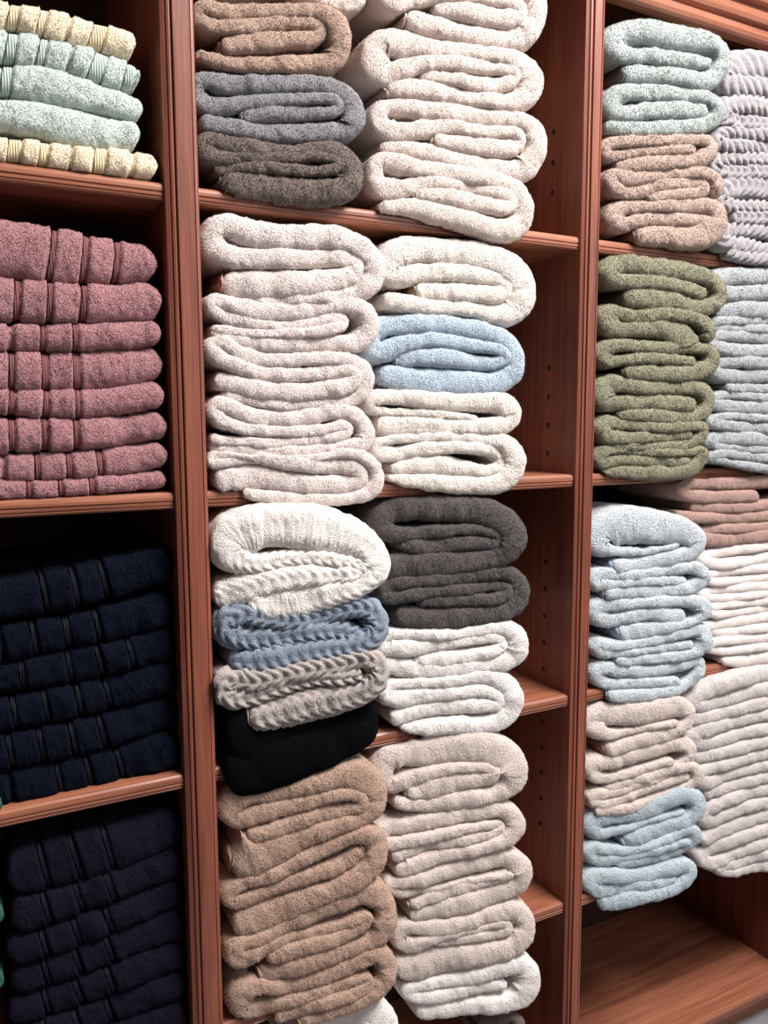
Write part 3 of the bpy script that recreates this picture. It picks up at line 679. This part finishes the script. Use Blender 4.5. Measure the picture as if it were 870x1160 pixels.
# --- right bay, second shelf, left stack
G = 'olive towels in the left stack on the right bay second shelf'
towel(['w', (235, 312, 95), (350, 322, 125), (480, 322, 115), (610, 360, 105), (710, 385, 85), (782, 335, 66), (785, 245, 66), (735, 205, 75), (640, 175, 105), (500, 152, 118), (370, 132, 110), (250, 112, 115), (155, 125, 95), (135, 200, 90), (220, 220, 85), (370, 222, 85), (520, 242, 85), (640, 280, 74), (700, 300, 66)],
      'R', 2, .005, -.026, OLIVE, 'olive green towel topmost of its stack, its dark hem showing at the left', group=G, hem=[0], hemcol=HEMO, pile=.0014)
towel(['w', (700, 565, 50), (745, 512, 58), (715, 462, 62), (600, 422, 74), (450, 412, 80), (320, 430, 74), (200, 405, 76), (135, 385, 95), (118, 450, 105), (170, 505, 100), (280, 502, 92), (420, 492, 104), (540, 512, 126), (612, 560, 112), (640, 600, 60)],
      'R', 2, .003, -.030, OLIVE, 'olive green towel with a loose fold hanging forward, second from top', group=G, pile=.0014)
towel(['x', (225, 115, 60), (300, 110, 92), (450, 117, 98), (600, 117, 95), (695, 102, 84), (750, 50, 62), (735, -15, 60), (650, -30, 60), (500, -30, 72), (350, -40, 72), (200, -45, 72), (115, -30, 80), (115, 50, 80), (200, 42, 62), (350, 30, 62), (500, 35, 62), (640, 50, 60)],
      'R', 2, .003, -.026, OLIVE, 'olive green towel third from top of its stack', group=G, hem=[0], hemcol=HEMO, pile=.0014)
towel(['x', (200, 365, 50), (330, 357, 76), (480, 370, 85), (620, 375, 76), (710, 340, 64), (742, 270, 64), (705, 205, 74), (600, 197, 84), (450, 202, 80), (300, 197, 84), (180, 170, 95), (105, 195, 100), (105, 280, 100), (200, 288, 92), (350, 285, 92), (500, 290, 96), (640, 302, 82)],
      'R', 2, .003, -.026, OLIVE, 'olive green towel with a fat rounded left fold, third from bottom', group=G, hem=[0], hemcol=HEMO, pile=.0014)
towel(['x', (150, 548, 42), (280, 545, 54), (450, 540, 54), (600, 530, 62), (682, 480, 62), (705, 430, 52), (640, 422, 54), (500, 432, 64), (350, 427, 66), (220, 412, 66), (115, 405, 82), (95, 470, 100), (180, 490, 75), (330, 490, 64), (480, 490, 54), (620, 470, 42)],
      'R', 2, .003, -.024, OLIVE, 'olive green towel second from bottom of its stack', group=G, pile=.0014)
towel(['x', (110, 690, 52), (250, 690, 84), (450, 695, 92), (600, 680, 84), (682, 620, 64), (692, 565, 50), (600, 577, 44), (450, 577, 48), (300, 572, 44), (180, 562, 44), (95, 575, 72), (85, 640, 72), (200, 622, 64), (350, 627, 64), (500, 632, 64), (620, 632, 62)],
      'R', 2, .003, -.024, OLIVE, 'olive green towel on the shelf board, lowest of its stack', group=G, hem=[0], hemcol=HEMO, pile=.0014)
# --- right bay, third shelf, left stack
G = 'pale blue towels in the left stack on the right bay third shelf'
towel(['y', (190, 440, 85), (330, 430, 105), (480, 400, 105), (615, 370, 98), (690, 348, 82), (728, 290, 74), (705, 245, 100), (600, 212, 160), (450, 202, 200), (300, 185, 205), (175, 195, 175), (115, 240, 130), (120, 320, 110), (200, 340, 62), (350, 350, 54), (480, 332, 34), (600, 300, 26)],
      'R', 3, .006, -.034, PBLUE, 'pale blue towel topmost of its stack, with a broad smooth upper fold', group=G, hem=[0], hemcol=HEMB)
towel(['y', (140, 600, 62), (300, 590, 86), (450, 582, 86), (600, 572, 84), (712, 540, 72), (752, 490, 62), (710, 445, 64), (600, 447, 74), (450, 470, 66), (300, 488, 56), (150, 480, 72), (90, 500, 62), (100, 548, 72), (250, 532, 54), (400, 522, 60), (550, 520, 62), (640, 525, 50)],
      'R', 3, .005, -.034, PBLUE, 'pale blue towel second from top of its stack', group=G, hem=[0], hemcol=HEMB)
towel(['z', (230, 290, 112), (350, 270, 115), (480, 250, 86), (600, 230, 54), (695, 200, 44), (750, 150, 72), (735, 95, 76), (650, 88, 76), (500, 92, 66), (350, 98, 66), (220, 112, 84), (115, 115, 84), (88, 170, 92), (140, 208, 84), (280, 190, 84), (430, 162, 88), (555, 175, 102), (630, 185, 92)],
      'R', 3, .005, -.036, PBLUE, 'pale blue towel third from top, with a round folded end at its right', group=G, hem=[0], hemcol=HEMB)
towel(['z', (200, 450, 62), (350, 440, 66), (500, 425, 66), (650, 408, 66), (730, 378, 72), (762, 310, 74), (730, 258, 74), (620, 278, 70), (450, 320, 66), (300, 348, 56), (180, 352, 62), (95, 345, 72), (105, 390, 72), (200, 397, 54), (350, 387, 54), (500, 370, 54), (675, 345, 50)],
      'R', 3, .005, -.036, PBLUE, 'pale blue towel second from bottom of its stack', group=G, hem=[0], hemcol=HEMB)
towel(['z', (160, 655, 72), (280, 658, 86), (420, 645, 76), (560, 620, 64), (672, 570, 54), (730, 500, 62), (725, 440, 64), (640, 468, 66), (500, 500, 74), (350, 512, 84), (200, 500, 84), (115, 482, 72), (88, 535, 74), (150, 588, 72), (300, 582, 64), (450, 576, 64), (590, 572, 66)],
      'R', 3, .003, -.034, PBLUE, 'pale blue towel at the stack bottom, just above the biscuit towels', group=G, hem=[0], hemcol=HEMB)
# --- right bay, fourth shelf, left stack
G = 'towels in the left stack on the right bay fourth shelf'
towel(['A1', (180, 395, 100), (300, 360, 98), (430, 320, 98), (560, 288, 95), (675, 240, 66), (712, 180, 64), (690, 120, 84), (600, 115, 125), (450, 152, 135), (300, 172, 135), (175, 160, 125), (100, 190, 95), (120, 262, 110), (190, 290, 66), (330, 272, 44), (480, 240, 40), (620, 210, 30)],
      'R', 4, .004, -.036, BISC, 'biscuit beige towel topmost of the beige ones, under the pale blue stack', group=G, hem=[0], hemcol=HEMP)
towel(['A1', (180, 635, 54), (300, 592, 64), (450, 550, 64), (560, 510, 64), (655, 470, 44), (720, 420, 62), (712, 362, 64), (640, 345, 84), (500, 382, 94), (350, 430, 94), (200, 468, 95), (115, 465, 92), (95, 530, 84), (150, 568, 62), (300, 540, 54), (450, 492, 54), (600, 450, 50)],
      'R', 4, .004, -.036, BISC, 'biscuit beige towel in the middle of the three beige ones', group=G, hem=[0], hemcol=HEMP)
towel(['A1', (110, 765, 54), (250, 752, 66), (400, 722, 74), (550, 680, 82), (675, 625, 64), (752, 560, 54), (735, 492, 54), (640, 492, 60), (500, 558, 54), (380, 600, 54), (250, 648, 54), (125, 662, 62), (85, 700, 62), (180, 720, 54), (320, 672, 54), (480, 612, 54), (640, 562, 54), (715, 540, 40)],
      'R', 4, .004, -.036, BISC, 'biscuit beige towel lowest of the beige ones, on the light blue towel', group=G)
towel(['A2', (295, 388, 95), (420, 340, 120), (560, 290, 108), (675, 250, 95), (758, 190, 76), (762, 115, 74), (700, 88, 84), (600, 115, 105), (450, 182, 115), (300, 222, 105), (180, 225, 105), (100, 265, 95), (115, 335, 95), (200, 330, 62), (330, 290, 44), (500, 240, 34), (675, 190, 26)],
      'R', 4, .004, -.040, PBLUE2, 'light blue towel topmost of the three blue ones at the stack bottom', group=G, hem=[0], hemcol=PBLUE2)
towel(['A2', (250, 530, 64), (380, 502, 76), (520, 470, 76), (650, 430, 64), (732, 380, 62), (748, 318, 62), (700, 305, 54), (600, 352, 60), (450, 412, 54), (320, 440, 54), (180, 432, 74), (95, 415, 84), (90, 480, 84), (160, 502, 84), (300, 482, 56), (450, 442, 54), (600, 402, 44), (700, 372, 42)],
      'R', 4, .004, -.042, PBLUE2, 'light blue towel in the middle of the three blue ones at the stack bottom', group=G)
towel(['A2', (140, 768, 105), (250, 752, 112), (400, 720, 94), (550, 690, 84), (655, 640, 74), (718, 570, 62), (695, 522, 72), (600, 552, 94), (450, 592, 94), (300, 602, 94), (185, 592, 95), (95, 605, 94), (95, 678, 94), (180, 682, 95), (330, 662, 84), (480, 642, 74), (630, 612, 52)],
      'R', 4, .002, -.044, PBLUE2, 'light blue towel lowest of all, hanging over the dark empty compartment', group=G, hem=[0], hemcol=HEMB)

# --- right bay, right-hand stacks (cut by the frame's right side)
G = 'lavender grey braided-knit throws on the right bay top shelf'
KN = dict(name='knitted_throw', cat='throw', group=G, ds=.002, nf=18, pile=.0006)
names = ['topmost of its stack', 'second from top', 'third from top', 'third from bottom', 'second from bottom', 'lowest, drooping over the shelf board']
rows = [('A3', (1240, 420, 250), (900, 310, 262), (560, 255, 262), (440, 262, 230), (330, 350, 160), (420, 460, 175), (700, 470, 190), (1240, 530, 200)),
        ('A3', (1240, 740, 170), (700, 650, 178), (420, 640, 172), (300, 720, 140), (400, 790, 125), (700, 815, 118), (1240, 900, 125)),
        ('A3', (1240, 990, 110), (700, 925, 108), (380, 905, 108), (260, 970, 100), (380, 1025, 118), (700, 1050, 122), (1240, 1120, 125)),
        ('A4', (1150, 200, 118), (700, 155, 115), (340, 140, 115), (230, 200, 110), (320, 250, 108), (700, 265, 110), (1150, 300, 115)),
        ('A4', (1150, 470, 170), (700, 410, 185), (380, 385, 170), (260, 480, 140), (400, 555, 105), (700, 570, 110), (1150, 620, 120), (1200, 690, 90), (1100, 720, 100), (700, 670, 104), (400, 665, 104)),
        ('A4', (1150, 850, 112), (700, 785, 108), (400, 765, 108), (280, 820, 100), (320, 890, 110), (500, 905, 118), (700, 940, 112), (900, 975, 105), (1150, 1000, 105), (1190, 1070, 90), (1050, 1095, 100), (700, 1030, 98), (480, 1000, 96), (350, 965, 85))]
for i, r_ in enumerate(rows):
    towel([r_[0]] + list(r_[1:]), 'R', 1, -.012, -.016, LAV, 'lavender grey braided-knit throw, ' + names[i], knit=(.021 if i else .024, .0070, 1.1 if i % 2 else -1.1, None if i in (0, 2, 5) else 0., .020), **KN)
G = 'pale grey towels on the right bay second shelf'
names = ['topmost of its stack, under the braided throws', 'second from top', 'in the middle of its stack', 'second from bottom', 'lowest, edge hanging over the shelf board']
rows = [((650, 92, 92), (300, 100, 92), (190, 105, 88), (110, 150, 80), (200, 182, 84), (400, 182, 84), (620, 175, 84), (665, 225, 80), (500, 265, 92), (300, 272, 92), (150, 280, 80)),
        ((650, 318, 48), (300, 325, 48), (150, 330, 44), (90, 350, 40), (200, 362, 42), (400, 368, 44), (640, 372, 44), (665, 395, 50), (500, 408, 66), (300, 402, 66), (170, 400, 62), (100, 430, 60), (200, 470, 66), (400, 480, 66), (640, 482, 66)),
        ((650, 538, 62), (400, 540, 66), (200, 535, 64), (110, 570, 60), (200, 605, 72), (400, 605, 74), (640, 602, 74), (665, 640, 60), (450, 668, 50), (200, 665, 46)),
        ((650, 725, 44), (400, 715, 44), (180, 705, 42), (100, 735, 50), (200, 760, 68), (400, 768, 70), (640, 772, 70), (665, 800, 50), (450, 822, 44), (180, 812, 42), (110, 840, 50), (250, 862, 62), (400, 872, 64), (640, 882, 64)),
        ((650, 950, 78), (400, 930, 78), (200, 918, 76), (90, 940, 50), (200, 968, 34), (400, 980, 36), (640, 1000, 38), (665, 1025, 44), (400, 1020, 50), (150, 1000, 50), (100, 1020, 36), (200, 1040, 36), (330, 1065, 44), (400, 1075, 48), (640, 1100, 50))]
for i, r_ in enumerate(rows):
    towel(['A5'] + list(r_), 'R', 2, -.012, -.014, GBLUE, 'pale grey terry towel, ' + names[i], group=G, pile=.0013)
G = 'dusty rose brown towels on the right bay third shelf'
towel(['A6', (535, 157, 68), (350, 160, 76), (190, 158, 68), (110, 132, 60), (125, 92, 60), (250, 88, 66), (450, 85, 70), (640, 72, 76), (800, 85, 70), (800, 160, 60), (640, 200, 58), (450, 218, 60), (300, 222, 60), (170, 215, 56)], 'R', 3, .004, -.006, ROSEB,
      'dusty rose brown towel with rounded folded end, upper of the two', group=G, depth=.13, lump=.0008)
towel(['A6', (90, 260, 50), (180, 272, 60), (400, 278, 62), (640, 262, 62), (820, 262, 60), (800, 310, 56), (640, 322, 58), (400, 335, 60), (260, 345, 54), (200, 370, 50), (270, 398, 72), (450, 388, 78), (640, 362, 78), (800, 350, 70)], 'R', 3, .004, -.008, ROSEB,
      'dusty rose brown towel lying on the white towels, lower of the two', group=G, depth=.13, hem=[0], hemcol=HEMD, lump=.0008)
G = 'white towels on the right bay third shelf'
towel(['A6', (840, 395, 60), (560, 432, 60), (300, 472, 60), (215, 500, 55), (300, 530, 62), (560, 500, 62), (820, 465, 62), (850, 500, 60), (820, 525, 56), (560, 552, 52), (300, 582, 50), (230, 605, 46), (300, 627, 48), (560, 602, 50), (840, 575, 50)], 'R', 3, .004, -.008, WH2,
      'white towel stacked directly beneath the rose brown towels', group=G, lump=.0008, pile=.0004)
towel(['A6', (840, 625, 52), (560, 650, 52), (300, 675, 52), (225, 698, 46), (300, 720, 48), (560, 692, 50), (820, 668, 50), (850, 700, 46), (820, 712, 46), (560, 736, 46), (300, 762, 46), (235, 785, 44), (310, 806, 48), (560, 775, 50), (840, 745, 50)], 'R', 3, .004, -.008, WH2,
      'white towel in the middle of the white ones beside the pale blue towels', group=G, lump=.0008, pile=.0004)
towel(['A6', (840, 785, 60), (560, 825, 64), (330, 862, 60), (240, 880, 50), (320, 905, 48), (560, 880, 56), (840, 850, 56), (870, 890, 50), (820, 910, 54), (560, 935, 56), (320, 955, 54), (240, 980, 46), (320, 1005, 48), (560, 985, 50), (840, 955, 50), (870, 990, 50), (820, 1015, 54), (560, 1048, 66), (420, 1065, 66), (340, 1058, 40)], 'R', 3, .003, -.010, WH2,
      'white towel on the third shelf board, its hem hanging above the gap', group=G, hem=[1], hemcol=HEMW, lump=.0008, pile=.0004)
G = 'white towels in the right-hand stack on the right bay fourth shelf'
names = ['topmost of its stack, with a high rounded top', 'second from top', 'in the middle of its stack', 'second from bottom', 'lowest, hanging over the dark empty compartment']
rows = [((680, 100, 75), (430, 108, 84), (250, 150, 92), (110, 205, 80), (50, 250, 70), (130, 262, 72), (250, 232, 72), (430, 178, 72), (660, 140, 70), (700, 190, 70), (640, 205, 62), (430, 242, 64), (250, 295, 68), (60, 330, 70)),
        ((680, 265, 60), (430, 305, 62), (250, 350, 70), (110, 385, 80), (60, 420, 70), (130, 450, 72), (250, 418, 66), (430, 372, 62), (660, 325, 60), (700, 370, 60), (640, 395, 62), (430, 435, 64), (250, 482, 68), (80, 520, 64)),
        ((680, 460, 60), (430, 498, 62), (250, 545, 62), (120, 580, 62), (80, 610, 60), (140, 640, 62), (250, 602, 58), (430, 555, 58), (660, 515, 60), (700, 560, 60), (640, 575, 60), (430, 612, 58), (250, 660, 58), (130, 700, 60)),
        ((680, 635, 58), (430, 672, 62), (250, 722, 64), (150, 765, 66), (110, 800, 60), (160, 835, 64), (250, 785, 62), (430, 735, 66), (660, 700, 66), (700, 750, 60), (640, 765, 60), (430, 800, 64), (250, 860, 72), (150, 905, 70), (110, 930, 60)),
        ((680, 830, 60), (430, 865, 68), (250, 925, 76), (140, 975, 72), (105, 1010, 56), (160, 1035, 54), (260, 995, 58), (430, 930, 66), (660, 890, 66), (700, 940, 60), (640, 955, 62), (430, 985, 62), (280, 1035, 58), (190, 1055, 48), (230, 1075, 40), (430, 1042, 56), (660, 1010, 56))]
for i, r_ in enumerate(rows):
    towel(['A7'] + list(r_), 'R', 4, -.014, -.018, WH3, 'soft white terry towel, ' + names[i], group=G, pile=.0011)

# --- left bay
G = 'yellow and mint towels on the left bay top shelf'
roll(['A', (-150, 5, 118), (0, 45, 118), (150, 75, 122), (300, 110, 125), (450, 155, 130), (558, 178, 112)], 'L', 1, .012, .012, BUTTER,
     'pale yellow towel with raised stripes, topmost at the upper left corner', bands=[(-60, -20), (30, 75), (160, 190), (276, 288), (374, 430)], bandmat=BUTTERB, crop='A', group=G)
roll(['A', (-150, 140, 140), (0, 178, 142), (150, 202, 142), (300, 235, 142), (450, 285, 135), (575, 318, 112)], 'L', 1, .012, .012, MINT,
     'pale mint towel with raised stripes, under the top yellow towel', bands=[(-90, -40), (22, 70), (154, 190), (284, 294), (374, 430), (514, 556)], bandmat=MINTB, crop='A', group=G)
roll(['A', (-150, 300, 130), (0, 318, 132), (200, 340, 155), (400, 395, 125), (590, 448, 95)], 'L', 1, .012, .012, MINT,
     'pale mint towel with a plain front, in the middle of the stack', bands=[(-120, -90), (0, 48)], bandmat=MINTB, crop='A', group=G)
roll(['A', (-150, 445, 140), (0, 460, 142), (200, 490, 150), (400, 535, 150), (578, 548, 125)], 'L', 1, .010, .010, MINT,
     'pale mint towel with a plain front, lying on the bottom yellow towel', crop='A', group=G)
roll(['A', (-150, 590, 100), (0, 602, 102), (150, 618, 104), (300, 642, 112), (450, 658, 128), (650, 678, 105)], 'L', 1, .006, .006, BUTTER,
     'pale yellow towel with raised stripes on the shelf board, lowest of its stack', bands=[(-80, -40), (32, 88), (166, 200), (290, 298), (384, 438), (536, 556)], bandmat=BUTTERB, crop='A', group=G)
G = 'mauve towels on the left bay second shelf'
names = ['topmost of its stack, thickest of all', 'second from top', 'third from top', 'fourth from top', 'fourth from bottom', 'third from bottom', 'second from bottom', 'lowest, flattened on the shelf board']
rows = [([(-150, 150, 200), (0, 178, 205), (200, 208, 192), (400, 228, 165), (545, 240, 125)], [(-60, -38), (170, 192), (284, 306), (396, 418)]),
        ([(-150, 350, 150), (0, 360, 152), (200, 370, 148), (400, 378, 135), (558, 362, 138)], [(-64, -44), (50, 72), (163, 184), (278, 300)]),
        ([(-150, 490, 100), (0, 492, 102), (200, 495, 102), (400, 488, 95), (558, 478, 88)], [(-70, -50), (28, 48), (140, 160), (252, 272)]),
        ([(-150, 610, 140), (0, 610, 142), (200, 612, 142), (400, 602, 138), (564, 582, 115)], [(-76, -56), (30, 52), (148, 170), (258, 282)]),
        ([(-150, 710, 90), (0, 715, 95), (150, 725, 102), (300, 725, 108), (450, 708, 106), (568, 688, 95)], [(-76, -56), (32, 54), (150, 170), (262, 282)]),
        ([(-150, 835, 130), (0, 836, 130), (150, 832, 122), (300, 830, 118), (450, 815, 108), (578, 798, 95)], [(-76, -56), (32, 54), (148, 168), (256, 276)]),
        ([(-150, 950, 105), (0, 950, 105), (150, 948, 108), (300, 938, 102), (450, 920, 104), (580, 898, 85)], [(-80, -60), (4, 22), (120, 140), (230, 252), (340, 360)]),
        ([(-150, 1028, 70), (0, 1025, 70), (150, 1024, 62), (300, 1012, 62), (450, 1000, 64), (575, 988, 60)], [(-60, -44), (94, 112), (204, 222), (312, 330)])]
for i, (p_, b_) in enumerate(rows):
    roll(['B'] + p_, 'L', 2, .012, .014, MAUVE, 'mauve terry towel with narrow ribbed bands, ' + names[i], bands=b_, bandmat=MAUVEB, crop='B', group=G)
G = 'navy towels on the left bay third shelf'
names = ['topmost of its stack, hard to see in the shade', 'second from top', 'third from top', 'third from bottom', 'second from bottom', 'lowest, resting on the shelf board']
rows = [([(-150, 385, 130), (0, 360, 132), (300, 300, 132), (585, 225, 122)], [(-60, -40), (138, 158), (240, 260), (338, 356)]),
        ([(-150, 530, 118), (0, 500, 122), (300, 445, 116), (588, 372, 112)], [(0, 14), (104, 124), (212, 234), (314, 334)]),
        ([(-150, 645, 104), (0, 615, 106), (300, 560, 112), (592, 485, 106)], [(-50, -30), (64, 84), (222, 240), (322, 340), (424, 440)]),
        ([(-150, 765, 112), (0, 735, 116), (300, 675, 114), (596, 598, 112)], [(40, 56), (144, 162), (252, 272), (348, 366)]),
        ([(-150, 890, 120), (0, 858, 124), (300, 798, 118), (600, 715, 116)], [(26, 44), (128, 146), (232, 250), (330, 348)]),
        ([(-150, 1018, 126), (0, 985, 126), (300, 922, 124), (605, 838, 120)], [(30, 46), (188, 206), (286, 304), (388, 406)])]
for i, (p_, b_) in enumerate(rows):
    roll(['Cn'] + p_, 'L', 3, .026, .030, NAVY, 'dark navy towel with woven bands, ' + names[i], bands=b_, bandmat=NAVYB, crop='Cn', group=G)
G = 'dark purple towels on the left bay fourth shelf'
names = ['topmost of its stack', 'second from top', 'third from top', 'in the middle of its stack', 'third from bottom', 'second from bottom', 'lowest, at the bottom edge']
rows = [[(30, 465, 165), (200, 420, 180), (350, 372, 185), (550, 312, 165), (712, 250, 140)],
        [(45, 618, 128), (200, 572, 128), (350, 520, 126), (550, 448, 124), (716, 388, 116)],
        [(28, 745, 118), (200, 700, 118), (350, 645, 116), (550, 570, 118), (720, 508, 114)],
        [(42, 868, 120), (200, 818, 118), (350, 762, 116), (550, 688, 118), (724, 622, 114)],
        [(35, 985, 116), (200, 935, 116), (350, 878, 114), (550, 804, 116), (728, 738, 112)],
        [(38, 1100, 114), (200, 1050, 114), (350, 993, 112), (550, 918, 114), (730, 852, 110)],
        [(38, 1212, 114), (200, 1162, 114), (350, 1105, 112), (550, 1030, 114), (732, 964, 110)]]
for i, p_ in enumerate(rows):
    dx = [0, 8, 0, 6, 8, 4, 6][i]
    roll(['D'] + p_, 'L', 4, .024, .028, PURP, 'dark purple towel with woven bands, ' + names[i], bands=[(160 + dx, 182 + dx), (284 + dx, 304 + dx), (404 + dx, 424 + dx)], bandmat=PURPB, crop='D', group=G)
G = 'teal green towels at the left frame edge'
roll(['P', (-110, 1065, 30), (-40, 1048, 30), (4, 1038, 28)], 'L', 4, .02, .02, TEAL, 'teal green towel beside the purple stack at the left frame edge, upper one', crop='P', group=G)
roll(['P', (-110, 1138, 28), (-40, 1122, 28), (4, 1110, 26)], 'L', 4, .02, .02, TEAL, 'teal green towel beside the purple stack at the left frame edge, lower one', crop='P', group=G)
roll(['P', (-90, 928, 22), (-40, 920, 22), (2, 911, 20)], 'L', 3, .012, .012, TEAL, 'small teal green towel edge beside the navy stack', crop='P', group=G)
